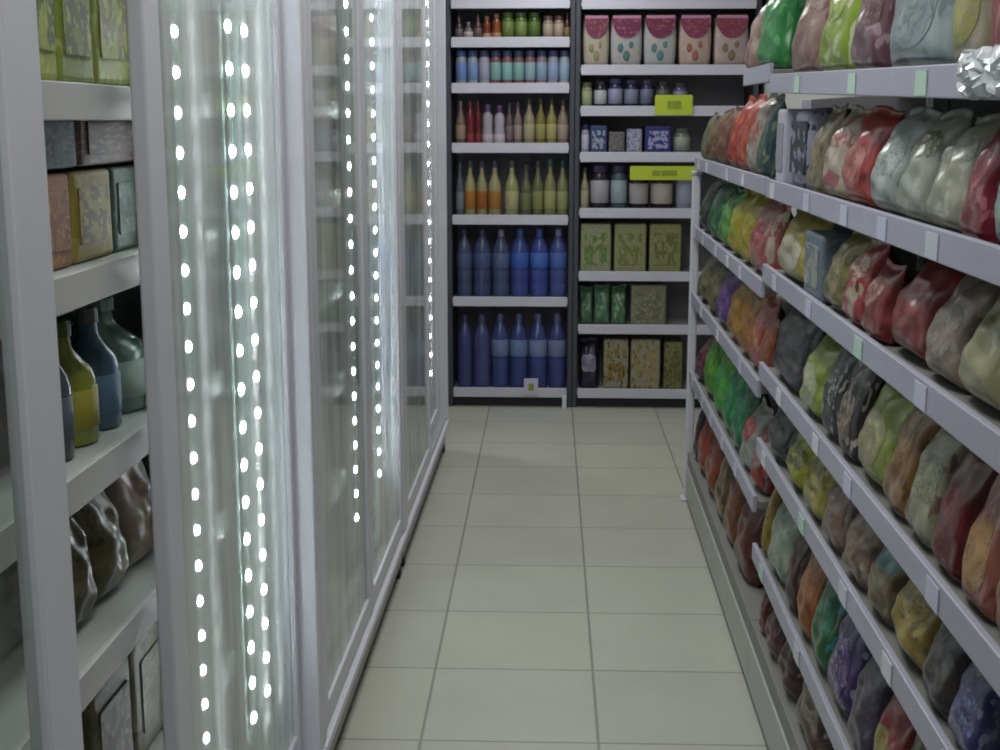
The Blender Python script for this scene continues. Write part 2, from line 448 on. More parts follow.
in_cooler(67, 108, 2, 'box', 'mustard yellow carton lower centre', '#A79A45', '#7D6E35', '#B9AE6A', .125, 'carton', 2, ordn=T)
in_cooler(109, 140, 2, 'box', 'dark green carton lower right', '#4C6455', '#3A5048', '#6A7C70', .125, 'carton', 3, ordn=T)
in_cooler(32, 76, 2, 'box', 'blue and teal carton stacked', '#49707F', '#3A4668', '#7898A0', .075, 'carton', 1, .131, ordn=T)
in_cooler(77, 140, 2, 'box', 'reddish brown carton stacked', '#75564F', '#5B4440', '#8A7A74', .075, 'carton', 4, .131, ordn=T)
T = 'third visible'
in_cooler(40, 64, 3, 'bottle', 'slate blue bottle leftmost', '#4C5862', '#6A6E3A', '#5A6472', .19, 'bottle', ordn=T)
in_cooler(65, 92, 3, 'bottle', 'lime yellow bottle second', '#96A03C', '#5A6A2C', '#B0A83C', .175, 'bottle', ordn=T)
in_cooler(93, 114, 3, 'bottle', 'blue bottle third', '#48627A', '#6A6A70', '#5A7A94', .18, 'bottle', ordn=T)
in_cooler(115, 148, 3, 'bottle', 'grey green bottle rightmost', '#5A7064', '#4A5A52', '#7E8E84', .18, 'bottle', ordn=T)
T = 'fourth visible'
in_cooler(48, 84, 4, 'bag', 'dull brown bag leftmost', '#6A6450', '#7C7458', '#54503F', .19, 'bag', ordn=T)
in_cooler(85, 118, 4, 'bag', 'olive grey bag centre', '#6C6A4C', '#857A5C', '#5A5844', .185, 'bag', ordn=T)
in_cooler(119, 156, 4, 'bag', 'dusty pink bag rightmost', '#8A7264', '#7C6A58', '#6E6A50', .19, 'bag', ordn=T)
T = 'fifth visible'
in_cooler(56, 100, 5, 'box', 'khaki carton leftmost', '#76735E', '#5E5C48', '#8A866E', .20, 'carton', 1, ordn=T)
in_cooler(101, 165, 5, 'box', 'grey khaki carton rightmost', '#7C7A66', '#6A6852', '#5A5844', .20, 'carton', 2, ordn=T)
T = 'lowest visible'
in_cooler(58, 110, 6, 'box', 'dark khaki carton leftmost', '#5E5C4C', '#4C4A3C', '#6E6A58', .22, 'carton', 1, ordn=T)
in_cooler(111, 172, 6, 'box', 'olive drab carton rightmost', '#68664E', '#5A5846', '#7A7660', .22, 'carton', 3, ordn=T)

# one drinks bottle of each colour, copied along the shelves behind the fogged doors
def dup(o, loc, label, group, s=1.0):
    c = o.copy(); COL.objects.link(c); c.location = loc; c['label'] = label; c['group'] = group; LABELS[label] = group
    if s != 1: c.scale = (1, 1, s)
    for ch in o.children:
        d = ch.copy(); COL.objects.link(d); d.parent = c
    return c
palette = [('#5F7F6A', '#3F5F50', '#AEBCB0'), ('#7C8790', '#59606A', '#B9BEC6'), ('#6B7C8C', '#4A5A78', '#9FB0C4'), ('#8A8A80', '#5C5A54', '#C0BEB2'), ('#566C5C', '#47524A', '#8FA48C')]
rown = ['top', 'second', 'third', 'fourth', 'fifth', 'sixth', 'lowest']
for (ya, yb, nm) in ((2.36, 2.70, 'nearest'), (2.87, 4.33, 'middle'), (4.50, 6.08, 'far')):
    for r in range(7):
        y = ya; protos = {}
        g = f'bottles on the {rown[r]} shelf of the {nm} cooler'
        lab = f'bottle blurred behind fogged glass on the {rown[r]} shelf of the {nm} cooler'
        k = r
        while y < yb:
            q = (k // 4 + r) % 5
            loc = (XF - .075 - .01 * (k % 3), y, COOL_Z[r] + .001)
            if q not in protos:
                a, b, c = palette[q]
                protos[q] = make_bottle('tall' if q % 2 else 'flask', loc, .078, .19, a, b, c, lab, g, 'bottle', 'drinks_bottle')
            else:
                dup(protos[q], loc, lab, g)
            y += .104; k += 1

# ------------------------------------------------------------------ shelving across the end of the aisle
def wpx(px, Y=YB): return on_y(px, 118, Y)[0]
def zpx(py, Y=YB): return on_y(562, py, Y)[1]
def end_bay(px0, px1, fasc, label, back):
    X0, X1 = px0, px1
    cx = (X0 + X1) / 2
    e = empty('store_shelf', (cx, YB + .2, 0), label, 'shelving', 'white shelving across the end of the aisle')
    def P(name, x0, x1, a, b, z0, z1, m, parent=e, bev=.003):
        return bx(name, x0 - cx, x1 - cx, a - YB - .2, b - YB - .2, z0, z1, m, parent, bev)
    P('back_panel', X0, X1, YB + .40, YB + .42, .08, 2.5, back)
    for x in (X0, X1 - .025):
        P('upright', x, x + .025, YB + .02, YB + .42, 0, 2.5, mat('upright_grey', '#3C3E48', .5))
    for i, z in enumerate(fasc):
        s = P('shelf', X0 + .026, X1 - .026, YB + .008, YB + .40, z - .012, z + .012, SHELF)
        hw = (X1 - X0) / 2 - .03
        r = bx('price_rail', -hw, hw, -.008, .004, -.026, .026, RAIL, s, .002)
        r.location.z += .012; r.location.y = -.20
        if i < len(fasc) - 1 or True:
            pass
    P('kick_plate', X0 + .026, X1 - .026, YB + .05, YB + .07, .0, fasc[-1] - .03, DARK)
    return e
X1a, X1b = wpx(446), wpx(574.5)
X2a, X2b = wpx(575), wpx(575) + .95
Z1 = [zpx(3), zpx(42), zpx(88), zpx(148), zpx(220), zpx(302), zpx(393)]
Z2 = [zpx(4), zpx(70), zpx(111), zpx(157), zpx(213), zpx(276), zpx(329), zpx(393)]
end_bay(X1a, X1b, Z1, 'left bay of the end shelving, stocked with bottles and blue water', mat('dim_back_panel', '#7C7A88', .6, noise=.08))
end_bay(X2a, X2b, Z2, 'right bay of the end shelving, stocked with pink packs and boxes', mat('dim_back_panel_b', '#86828A', .6, noise=.08))
foot = bx('shelf_foot', wpx(567) - .012, wpx(567) + .012, YB - .03, YB - .005, 0, .075, WHITE, None, .004)
foot.name = 'plinth'
tag(foot, 'short white foot on floor between the two end shelving bays', 'plinth')

ORD = ['first', 'second', 'third', 'fourth', 'fifth', 'sixth', 'seventh', 'eighth', 'ninth', 'tenth', 'eleventh', 'twelfth', 'thirteenth', 'fourteenth', 'fifteenth', 'sixteenth', 'seventeenth', 'eighteenth', 'nineteenth', 'twentieth']
def end_row(Z, i, bayname, rowname, items, hfrac=.86, top=None):
    zt = Z[i] + .014; clear = ((Z[i - 1] if i else top) - .03) - zt
    n = 0
    for it in items:
        px0, px1, kind, words, c1, c2, c3 = it[:7]
        hf = it[7] if len(it) > 7 else hfrac
        px0, px1 = (max(px0, 454.5), min(px1, 569.5)) if bayname == 'left' else (max(px0, 581.5), px1)
        x0, x1 = wpx(px0), wpx(px1); w = (x1 - x0) * .96; xc = (x0 + x1) / 2
        lab = f'{words}, {ORD[n]} from left, {rowname} shelf of {bayname} end bay'
        h = clear * hf; g = f'goods on the {rowname} shelf of the {bayname} end bay'
        n += 1
        if kind in ('water', 'tall', 'jar', 'flask'):
            make_bottle(kind, (xc, YB + .03 + w / 2, zt), w, h, c1, c2, c3, lab, g, 'jar' if kind == 'jar' else 'bottle', {'water': 'water_bottle', 'jar': 'jar'}.get(kind, 'bottle'), lab2=it[8] if len(it) > 8 else None)
        elif kind == 'soft':
            e = empty('soft_pack', (xc, YB + .13, zt), lab, 'pack', g)
            obj('pack_body', softpack_mesh(), mat_print(c1, c1, '#D8B9B4', n, .45, 3), e, scale=(w * 1.0, .2, h * 1.03))
            obj('printed_swoosh', lobe_mesh(), mat_print(c2, c2, '#A85A7C', n, .4, 4), e, loc=(0, -.1035, h * .55), scale=(w * .92, .014, h * .38))
            obj('printed_band', panel_mesh(), mat('band_print', '#B8809C', .45), e, loc=(0, -.099, h * .93), scale=(w * .88, .014, h * .06))
            for dx, dz, rr in ((-.18, .30, .12), (.14, .36, .10), (.0, .16, .14)):
                bm = lathe([(0, 0), (.5, 0), (.5, .5), (.35, 1), (0, 1)], 12); bmesh.ops.rotate(bm, verts=bm.verts[:], cent=(0, 0, 0), matrix=Matrix.Rotation(PI / 2, 3, 'X'))
                obj('printed_flower', bm, mat('flower_print', c3, .5), e, loc=(dx * w, -.098, h * dz + .02), scale=(w * rr * 1.6, .012, h * rr * 1.6))
        elif kind == 'box':
            make_box((xc, YB + .03 + .1, zt), 0, w, .2, h, c1, c2, c3, lab, g, 'box', 'carton', (.74, .64, .18), seed=n)
        elif kind == 'bag':
            make_bag((xc, YB + .09, zt), 0, w, h, .1, .1, c1, c2, c3, lab, g, 'bag', 'food_bag')
def bot(px0, px1, n, kind, cols, hf=None):
    step = (px1 - px0) / n; out = []
    for k in range(n):
        c = cols[k % len(cols)]
        out.append((px0 + k * step, px0 + (k + 1) * step, kind) + tuple(c[:4]) + ((hf,) if hf else ()) + ((None, ) if hf and len(c) > 5 else ()))
    return out
# left end bay, top down
end_row(Z1, 0, 'left', 'topmost', bot(452, 570, 7, 'box', [('grey pack', '#A8A4A2', '#8C8A8E', '#B8A890'), ('pale pack', '#B8B4A8', '#A0988C', '#C2A078')]), .8, top=2.5)
end_row(Z1, 1, 'left', 'second', [
    (453, 463, 'tall', 'dark purple bottle', '#3A2C38', '#57484F', '#6C5A60', .8), (463, 473, 'tall', 'grey white bottle', '#6C6268', '#A09A9A', '#B8B0B0', .6),
    (473, 482, 'tall', 'dark maroon bottle', '#4A2C30', '#5C3A34', '#6B5450', .85), (482, 491, 'flask', 'rust red bottle', '#7A3524', '#A06A50', '#B08A70', .8),
    (491, 501, 'flask', 'orange brown bottle', '#8E4A22', '#9C6A3A', '#A8805A', .88),
    (501, 514, 'jar', 'green jar', '#5E7430', '#4A5C2A', '#6F8440', .92), (514, 527, 'jar', 'moss green jar', '#62783A', '#4A5C2A', '#7C8E4C', .92), (527, 540, 'jar', 'dark green jar', '#44601E', '#3C501C', '#55702C', .92),
    (542, 553, 'jar', 'beige jar', '#A08A7A', '#6C5248', '#B0A090', .8), (553, 563, 'jar', 'pinkish beige jar', '#A88C7E', '#5C4438', '#B8A494', .8), (563, 571, 'tall', 'dark red bottle', '#4A1E18', '#5A2A20', '#8A7040', .9)])
blue = [('blue capped white jar', '#9CA8B8', '#44609C', '#6F8CC8'), ('blue and white jar', '#A8B0BC', '#3C5488', '#7C98CC'), ('white jar with navy lid', '#B4B0BC', '#3A4470', '#A8A6C0'),
        ('teal and red jar', '#8C5A60', '#3C4C68', '#86B0B0'), ('teal jar with red base', '#93606A', '#3A5070', '#8ABCBC'), ('pale teal jar', '#8E5C60', '#34486A', '#88B4B4'), ('aqua and maroon jar', '#94646A', '#3C4C70', '#94B4C0'), ('ice blue jar', '#9C8A98', '#34446C', '#90A8C4'), ('silver blue jar', '#A8A8B4', '#3C4878', '#98A8D0'), ('white and blue jar', '#B4B8C4', '#42507C', '#98B4D0')]
end_row(Z1, 2, 'left', 'third', [(455 + k * 11.5, 455 + (k + 1) * 11.5, 'jar') + blue[k] + (.95,) for k in range(10)])
end_row(Z1, 3, 'left', 'fourth', [
    (453, 465, 'tall', 'pinkish brown bottle', '#7C6458', '#8E7464', '#A08A78', .86), (465, 474, 'flask', 'crimson bottle', '#7A2228', '#6A1C22', '#8C3038', .86), (474, 481, 'flask', 'dark red slim bottle', '#6C1820', '#5A1820', '#7C2830', .86),
    (481, 493, 'flask', 'white bottle with purple cap', '#B4A8B4', '#6C4470', '#C4B4C0', .8), (493, 505, 'flask', 'lilac white bottle', '#BCB0C0', '#644070', '#CCC0CC', .78), (505, 513, 'tall', 'dull mauve bottle', '#6A5660', '#584850', '#7C6A70', .82), (513, 522, 'tall', 'dusky pink bottle', '#8A746E', '#5C4C48', '#A09088', .85),
    (523, 535, 'tall', 'tan gold bottle', '#A0967A', '#57502C', '#B0A684', .9), (535, 546, 'tall', 'olive gold bottle', '#807838', '#4C4818', '#A09A60', .9), (546, 557, 'tall', 'golden yellow bottle', '#9A9054', '#4A4418', '#B4AC70', .9), (557, 569, 'tall', 'sand coloured bottle', '#948470', '#50422C', '#A8988A', .88)])
end_row(Z1, 4, 'left', 'fifth', [
    (452, 463, 'tall', 'grey blue bottle', '#5C6470', '#46506A', '#7C8088', .85), (463, 475, 'tall', 'clear bottle with orange label', '#A8A070', '#4A4C66', '#A86A24', .88), (475, 487, 'tall', 'pale bottle, deep orange label', '#9C966C', '#44486A', '#9C5C1C', .88), (487, 501, 'tall', 'pale bottle, amber label', '#A8A078', '#4A4870', '#A8702C', .88),
    (504, 519, 'tall', 'pale yellow bottle', '#A2A06E', '#5C5A54', '#B4B080', .88), (520, 532, 'tall', 'faint olive bottle', '#66684A', '#4C4A46', '#70744C', .82), (532, 544, 'tall', 'olive green bottle', '#6C7048', '#2E5848', '#8A8C54', .88), (544, 557, 'tall', 'green capped pale bottle', '#8C8C5C', '#26604A', '#A4A468', .9), (557, 570, 'tall', 'dark green capped bottle', '#84865C', '#1F4C40', '#989A68', .88)])
end_row(Z1, 5, 'left', 'sixth', [
    (452, 471, 'water', 'large slate water bottle', '#4C5678', '#3A3F66', '#54608C', .93), (471, 491, 'water', 'large dark blue water bottle', '#464F78', '#343A66', '#4C5A8C', .93), (491, 510, 'water', 'large grey blue water bottle', '#4C567C', '#8A90A8', '#5A6898', .93),
    (510, 530, 'water', 'large bright blue water bottle', '#46529A', '#3A5CB0', '#3C64C0', .94), (530, 550, 'water', 'large vivid blue water bottle', '#4452A0', '#4468C0', '#4470C8', .94), (550, 569, 'water', 'large blue water bottle', '#4C5898', '#8898C8', '#4C6CBC', .94)])
end_row(Z1, 6, 'left', 'lowest', [
    (452, 471, 'water', 'large indigo water bottle', '#464A80', '#4A4E7C', None, .88), (471, 490, 'water', 'large muted indigo water bottle', '#50528A', '#585A8C', None, .88), (490, 509, 'water', 'large water bottle with pale label', '#44508C', '#5C6494', '#7486B4', .9),
    (509, 529, 'water', 'large navy water bottle with light label', '#3E4C88', '#5A6498', '#7088B8', .9), (529, 549, 'water', 'large water bottle with white label', '#425090', '#6A74A4', '#8090BC', .9), (549, 569, 'water', 'large violet blue water bottle', '#464C88', '#6A709C', '#7C84B0', .9)])
# right end bay
end_row(Z2, 0, 'right', 'topmost', bot(578, 740, 6, 'box', [('pale lime pack', '#A8AA84', '#8C9068', '#B4A890'), ('grey pink pack', '#A89C9C', '#8E8684', '#B8B09C')]), .8, top=2.5)
end_row(Z2, 1, 'right', 'second', [
    (582, 609, 'soft', 'cream pack with burgundy swoosh', '#C6BCA8', '#80304A', '#7C7C54'), (609, 642, 'soft', 'white pack with plum swoosh', '#B8BCBE', '#7A2450', '#3E6460'), (642, 676, 'soft', 'white pack with wine swoosh', '#B8BEC0', '#7C2448', '#4A6C70'),
    (677, 711, 'soft', 'peach pack with pink swoosh', '#C8AEA4', '#8C3450', '#8A5448'), (712, 748, 'soft', 'blush pack with rose swoosh', '#C6B0AE', '#903C50', '#6E6450')], .92)
end_row(Z2, 2, 'right', 'third', [
    (579, 592, 'jar', 'pale green jar', '#A0A67C', '#6A704C', '#B0B48C', .8), (594, 607, 'jar', 'navy jar with white label', '#2C2A40', '#262238', '#C4C4CC', .85), (608, 623, 'jar', 'lilac jar with grey label', '#3A3660', '#46406C', '#A09CC0', .92), (624, 639, 'jar', 'dark blue jar', '#2A2850', '#2A2850', '#8488A4', .9), (640, 654, 'jar', 'slate jar', '#34345A', '#3C3A50', '#707494', .9),
    (656, 671, 'jar', 'black lidded jar behind sign', '#3A3A3C', '#2C2C2C', '#5A5C58', .85), (673, 688, 'jar', 'violet grey jar', '#5A5674', '#34324C', '#8884A0', .8)])
end_row(Z2, 3, 'right', 'fourth', [
    (578, 590, 'jar', 'white and navy jar', '#A8A8C0', '#2A2860', '#C8C8DC', .8), (590, 608, 'box', 'blue and white pack', '#3A4C88', '#B4BCD0', '#2A2C5C', .78), (609, 626, 'box', 'grey brown pack', '#6A686C', '#7C706C', '#9A9896', .6), (627, 643, 'box', 'white pack with blue edge', '#B8B4CC', '#C8C4D8', '#4C4C94', .68), (645, 673, 'box', 'royal blue pack with white print', '#2E2E7C', '#B0B0D8', '#38388C', .76), (675, 692, 'jar', 'grey green jar', '#7C8678', '#545C50', '#A0A89C', .7)])
end_row(Z2, 4, 'right', 'fifth', [
    (578, 590, 'tall', 'pale olive bottle', '#A09C78', '#5C4C1C', '#B0AC8C', .88), (591, 611, 'jar', 'dark jar with round white label', '#2C2438', '#3A2850', '#B4B0B8', .95), (612, 629, 'jar', 'teal grey jar with pale label', '#4C5E6C', '#343058', '#9CB0B8', .95), (631, 651, 'jar', 'black brown jar with white label', '#2C2028', '#302838', '#BCB4B4', .85), (653, 676, 'jar', 'dark brown jar with cream label', '#301E20', '#302030', '#C8BCB4', .85), (679, 697, 'jar', 'pale lilac tub', '#9CA0B4', '#8C90A8', '#A8ACC0', .85)])
end_row(Z2, 5, 'right', 'sixth', [
    (577, 614, 'box', 'pale box with green picture', '#A8AA88', '#6C8A44', '#8CA060', .9), (616, 650, 'box', 'yellow green box with olive picture', '#9CA06C', '#7E8646', '#A8A878', .9), (652, 686, 'box', 'olive box with dark print', '#94985E', '#70763C', '#A0A070', .9)])
end_row(Z2, 6, 'right', 'seventh', [
    (577, 596, 'bag', 'green bag', '#5C8468', '#6C9878', '#4C7058', .85), (596, 614, 'bag', 'sea green bag', '#64906C', '#5C8C74', '#86A88C', .9), (614, 631, 'bag', 'mid green bag', '#5A8862', '#6C9C70', '#A0B494', .88), (634, 672, 'box', 'grey beige box', '#8C8C70', '#787A60', '#A4A284', .92)])
end_row(Z2, 7, 'right', 'lowest', [
    (577, 603, 'bag', 'dark violet bag with white print', '#2C2440', '#A8A0B8', '#3C3460', .88), (607, 634, 'box', 'cream box with yellow and brown picture', '#A8A488', '#94803C', '#5C3C20', .9), (635, 667, 'box', 'cream box with tan picture', '#ACA68C', '#B09C6C', '#8C7C3C', .9), (670, 690, 'box', 'olive yellow box', '#8C8A54', '#787640', '#4A4828', .86)])
SIGN = mat('sign_yellow_green', '#A9B82E', .5)
def sign(px0, px1, py0, py1, label, m=SIGN, name='price_sign', cat='sign'):
    x0, z1 = on_y(px0, py0, YB); x1, z0 = on_y(px1, py1, YB)
    e = empty(name, ((x0 + x1) / 2, YB - .012, z0), label, cat)
    obj('card', panel_mesh(), m, e, scale=(x1 - x0, .004, z1 - z0))
    for t in (.28, .55, .78):
        bm = box(bmesh.new(), -.5, .5, -.5, .5, 0, 1)
        obj('printed_line', bm, mat('sign_print', '#7E8C2A', .6), e, loc=((t - .5) * .5 * (x1 - x0), -.0025, (z1 - z0) * .3), scale=((x1 - x0) * .12, .002, (z1 - z0) * .4))
sign(655, 692, 95, 115, 'yellow green price sign under the pink packs, on the third shelf')
sign(630, 697, 166, 180, 'wide yellow green price sign above the dark jars with white labels')
sign(524, 538, 378, 395, 'small white price tag on the lowest left end shelf below water', mat('white_card', '#B4B0C4', .5), 'price_tag', 'tag')

# ------------------------------------------------------------------ shelving along the right side
GX = AX_R
JOINT = 3.45
def rack(y0, y1, shelves, label, top, short=None):
    """shelves: list of (z at y0, z at y1)"""
    cy = (y0 + y1) / 2; cx = GX + .22
    e = empty('store_shelf', (cx, cy, 0), label, 'shelving', 'white shelving along the right side')
    def P(name, x0, x1, a, b, z0, z1, m, parent=e, bev=.003):
        return bx(name, x0 - cx, x1 - cx, a - cy, b - cy, z0, z1, m, parent, bev)
    P('back_panel', GX + .44, GX + .46, y0, y1, .05, top, BACKP)
    P('toe_shadow_strip', GX + .008, GX + .02, y0, y1, 0, .028, DARK)  # dark strip added to paint the shadow line where rack meets floor
    P('kick_plate', GX, GX + .02, y0, y1, .028, .155, mat('kick_plate_pale', '#9FA09C', .4, noise=.06))
    P('base_deck', GX + .004, GX + .44, y0, y1, .157, .21, RACKBOARD)
    for y in (y0 + .015, y1 - .015):
        P('upright', GX + .40, GX + .44, y - .015, y + .015, .21, top, RAIL)
    for (za, zb, a, b) in shelves:
        L = b - a; ang = math.atan((zb - za) / L)
        s = P('shelf', GX + .012, GX + .43, a + .004, b - .004, 0, .022, RACKBOARD)
        s.location.z = (za + zb) / 2 - .011; s.rotation_euler.x = ang
        hx = .209
        r = bx('price_rail', -hx - .012, -hx, -L / 2 + .004, L / 2 - .004, -.012, .034, RACKRAIL, s, .002)
        r.location.z = -.009
        t = -L / 2 + .25 + random.random() * .2
        while t < L / 2 - .1:
            c = random.choice(['#A9C2B4', '#B4B2C8', '#C4C4CC', '#B8B8C4'])
            tg = bx('price_tag', -hx - .0145, -hx - .0125, t, t + .06, -.006, .030, mat('price_tag_card', c, .5), s)
            t += .28 + random.random() * .35
    return e
NEAR = {1: (1.576, 1.632), 2: (1.373, 1.373), 3: (1.156, 1.156), 4: (.90, .90), 5: (.697, .697), 6: (.406, .406)}
FAR = {1: (1.66, 1.66), 2: (1.375, 1.375), 3: (1.11, 1.11), 4: (.845, .845), 5: (.53, .53)}
Y0N = 1.0
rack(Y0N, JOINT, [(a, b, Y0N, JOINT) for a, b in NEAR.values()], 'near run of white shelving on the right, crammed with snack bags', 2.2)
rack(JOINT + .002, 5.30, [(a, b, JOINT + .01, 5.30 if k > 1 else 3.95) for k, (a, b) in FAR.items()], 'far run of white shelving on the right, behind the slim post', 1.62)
post = empty('shelf_post', (GX + .012, 5.33, 0), 'slim white post at the far end of the right shelving', 'post')
bm = box(bmesh.new(), -.016, .016, -.02, .02, 0, 1.33, .006); obj('tube', bm, WHITE, post)
bm = box(bmesh.new(), -.03, .03, -.03, .03, 0, .012, .003); obj('base_plate', bm, WHITE, post)
bm = box(bmesh.new(), -.02, .02, -.024, .024, 1.33, 1.345, .004); obj('end_cap', bm, RAIL, post)

rowname = {1: 'top', 2: 'second', 3: 'third', 4: 'fourth', 5: 'fifth', 6: 'sixth', 7: 'bottom'}
def shelf_top(run, row, y):
    if row == 7: return .212
    a, b = (NEAR if run == 'near' else FAR)[row]
    if run == 'near': return a + (b - a) * (y - Y0N) / (JOINT - Y0N) + .013
    return a + .013
def above(run, row, y):
    rows = sorted((NEAR if run == 'near' else FAR)) + [7]
    i = rows.index(row)
    if i == 0: return 2.15 if run == 'near' else 2.0
    return shelf_top(run, rows[i - 1], y) - .05
def right_row(run, row, items):
    n = 0
    items = sorted(items, key=lambda t: -t[1])
    for it in items:
        px0, px1, kind, words, c1, c2, c3 = it[:7]
        opt = it[7] if len(it) > 7 else {}
        Xp = GX + .02
        a, b = depth_on_x(px1, Xp), min(depth_on_x(px0, Xp), 5.24)
        if run == 'far': a = max(a, JOINT + .05)
        else: b = min(b, JOINT - .05)
        if b - a < .02: raise ValueError(words)
        y = (a + b) / 2; w = (b - a) * opt.get('wf', 1.0)
        zt = shelf_top(run, row, y); clear = above(run, row, y) - zt
        h = min(opt.get('h', 9), clear * opt.get('hf', .96))
        g = f'goods on the {rowname[row]} shelf of the {run} right rack'
        lab = f'{words}, {ORD[n]} from front, {run} right rack\'s {rowname[row]} shelf'
        n += 1
        if kind == 'bag':
            t = opt.get('t', min(.12, max(.06, w * .6))); ln = opt.get('lean', .2) * .7
            make_bag((GX + .016 + t * .41 - .006, y, zt), -PI / 2, w, h / math.cos(ln), t, ln, c1, c2, c3, lab, g, tilt=opt.get('tilt', 0))
        elif kind == 'box':
            make_box((GX + .016 + .065, y, zt), -PI / 2, w * .97, .13, h, c1, c2, c3, lab, g, 'box', 'carton', seed=n)
        elif kind == 'soft':
            make_box((GX + .018 + .078, y, zt), -PI / 2, w * .97, .14, h, c1, c2, c3, lab, g, 'pack', 'soft_pack', soft=True, seed=n)
        else:
            w = min(w, .11)
            make_bottle(kind, (GX + .016 + w / 2, y, zt), w * .95, h, c1, c2, c3, lab, g, 'jar' if kind == 'jar' else 'bottle', 'jar' if kind == 'jar' else 'bottle')
L = lambda **k: k
# ---- near run, row by row (columns as they appear across the photograph)
right_row('near', 1, [
    (785, 811, 'bag', 'pink and beige snack bag', '#9C7C74', '#B09A8C', '#7C5450', L(h=.24)), (812, 843, 'bag', 'lime yellow snack bag', '#8CA428', '#A8B838', '#C4CCA0', L(h=.26)), (845, 872, 'bag', 'maroon snack bag', '#6C4450', '#7C545C', '#9A8088', L(h=.24)),
    (874, 938, 'bag', 'large silver grey snack bag', '#A4B0B2', '#90A0A4', '#6C7C80', L(h=.30)), (940, 976, 'bag', 'beige snack bag with yellow base', '#A89C80', '#A8A448', '#B4A898', L(h=.28)), (978, 1012, 'bag', 'bright red snack bag', '#8E2230', '#A03038', '#B4707C', L(h=.30)), (1014, 1060, 'bag', 'silver teal snack bag', '#9AB0AA', '#88A0A0', '#C0C8C8', L(h=.28))])
right_row('near', 2, [
    (774, 787, 'box', 'plain pale lilac carton', '#A4A2B0', '#ACAAB8', None, L(hf=.9)), (789, 808, 'soft', 'white and black soft pack with navy base', '#9C98AC', '#20202C', '#2A2C60', L(hf=.95)), (809, 822, 'bag', 'olive tan snack bag', '#847C60', '#948468', '#6C5C44'), (823, 842, 'bag', 'cream striped snack bag', '#B8A894', '#A85058', '#C8BCB0'), (843, 868, 'bag', 'red snack bag with pink base', '#A83C38', '#B86860', '#7C2830'),
    (869, 896, 'bag', 'shiny silver snack bag', '#A8B0AC', '#B8BEBA', '#848E88', L(lean=.3)), (897, 926, 'bag', 'silver snack bag with olive top', '#A2A698', '#6C7048', '#B4B8B0', L(lean=.32)), (927, 962, 'bag', 'pale silver beige snack bag', '#A8A694', '#9A9C8C', '#C0BEB0', L(lean=.34)), (963, 990, 'bag', 'crimson snack bag', '#7E1C30', '#94283C', '#B06070', L(lean=.3)), (992, 1040, 'bag', 'pale teal silver snack bag', '#A0B4AC', '#B4C0BC', '#88A096', L(lean=.3)), (1042, 1090, 'bag', 'dark purple snack bag', '#2C2434', '#44344C', '#6A5A70')])
right_row('near', 3, [
    (776, 811, 'bag', 'yellow snack bag with white base', '#A09038', '#BEB9AC', '#B4A038'), (812, 830, 'box', 'small blue and white carton', '#6C7C8C', '#A8A89C', '#8C9098', L(hf=.85)), (831, 850, 'bag', 'olive brown snack bag', '#7C7438', '#8C7C58', '#5C5434'), (851, 870, 'bag', 'red and cream snack bag', '#A02C34', '#B4A088', '#7C1C28'), (871, 890, 'bag', 'mottled red snack bag', '#8A3436', '#A88070', '#6C2428', L(hf=.8)),
    (891, 928, 'bag', 'large dark red snack bag', '#80242C', '#94303A', '#6C241E', L(lean=.5, hf=1.0)), (929, 962, 'bag', 'pinkish grey snack bag', '#948078', '#84746C', '#A89C90', L(lean=.5, hf=1.0)), (963, 1010, 'bag', 'pale olive gold snack bag', '#A09C74', '#8C8858', '#B8B494', L(lean=.5, hf=1.0)), (1012, 1060, 'bag', 'orange brown snack bag', '#8C5A24', '#A07434', '#6C3420', L(lean=.45)), (1062, 1110, 'bag', 'wine red snack bag', '#6C1C2C', '#30405C', '#A04440', L(lean=.4))])
right_row('near', 4, [
    (774, 808, 'bag', 'black snack bag', '#26242A', '#34323A', '#4C4448', L(hf=.95)), (810, 831, 'bag', 'lime snack bag with white edge', '#8C983C', '#B8B89C', '#A0A858', L(hf=.85)), (833, 850, 'bag', 'shiny black snack bag', '#28282C', '#3C3A3C', '#A8A49C', L(hf=1.0)), (851, 868, 'bag', 'black and tan snack bag', '#30282A', '#7C6450', '#B0A498', L(hf=1.0)),
    (869, 900, 'bag', 'green snack bag with beige base', '#8A963C', '#948A68', '#A8AC6C', L(lean=.3)), (901, 924, 'bag', 'orange tan snack bag', '#8C6438', '#9C7C54', '#704C2C', L(lean=.3)), (925, 953, 'bag', 'cream and green snack bag', '#A09C84', '#848C6C', '#6C5448', L(lean=.3)), (954, 984, 'bag', 'dark crimson snack bag', '#641C22', '#782830', '#4A1A20', L(lean=.3)), (986, 1020, 'bag', 'salmon snack bag with amber base', '#A86C5C', '#B08444', '#8C4A40', L(lean=.3)), (1022, 1070, 'bag', 'tan and rust snack bag', '#94704C', '#A8845C', '#6C4030', L(lean=.3))])
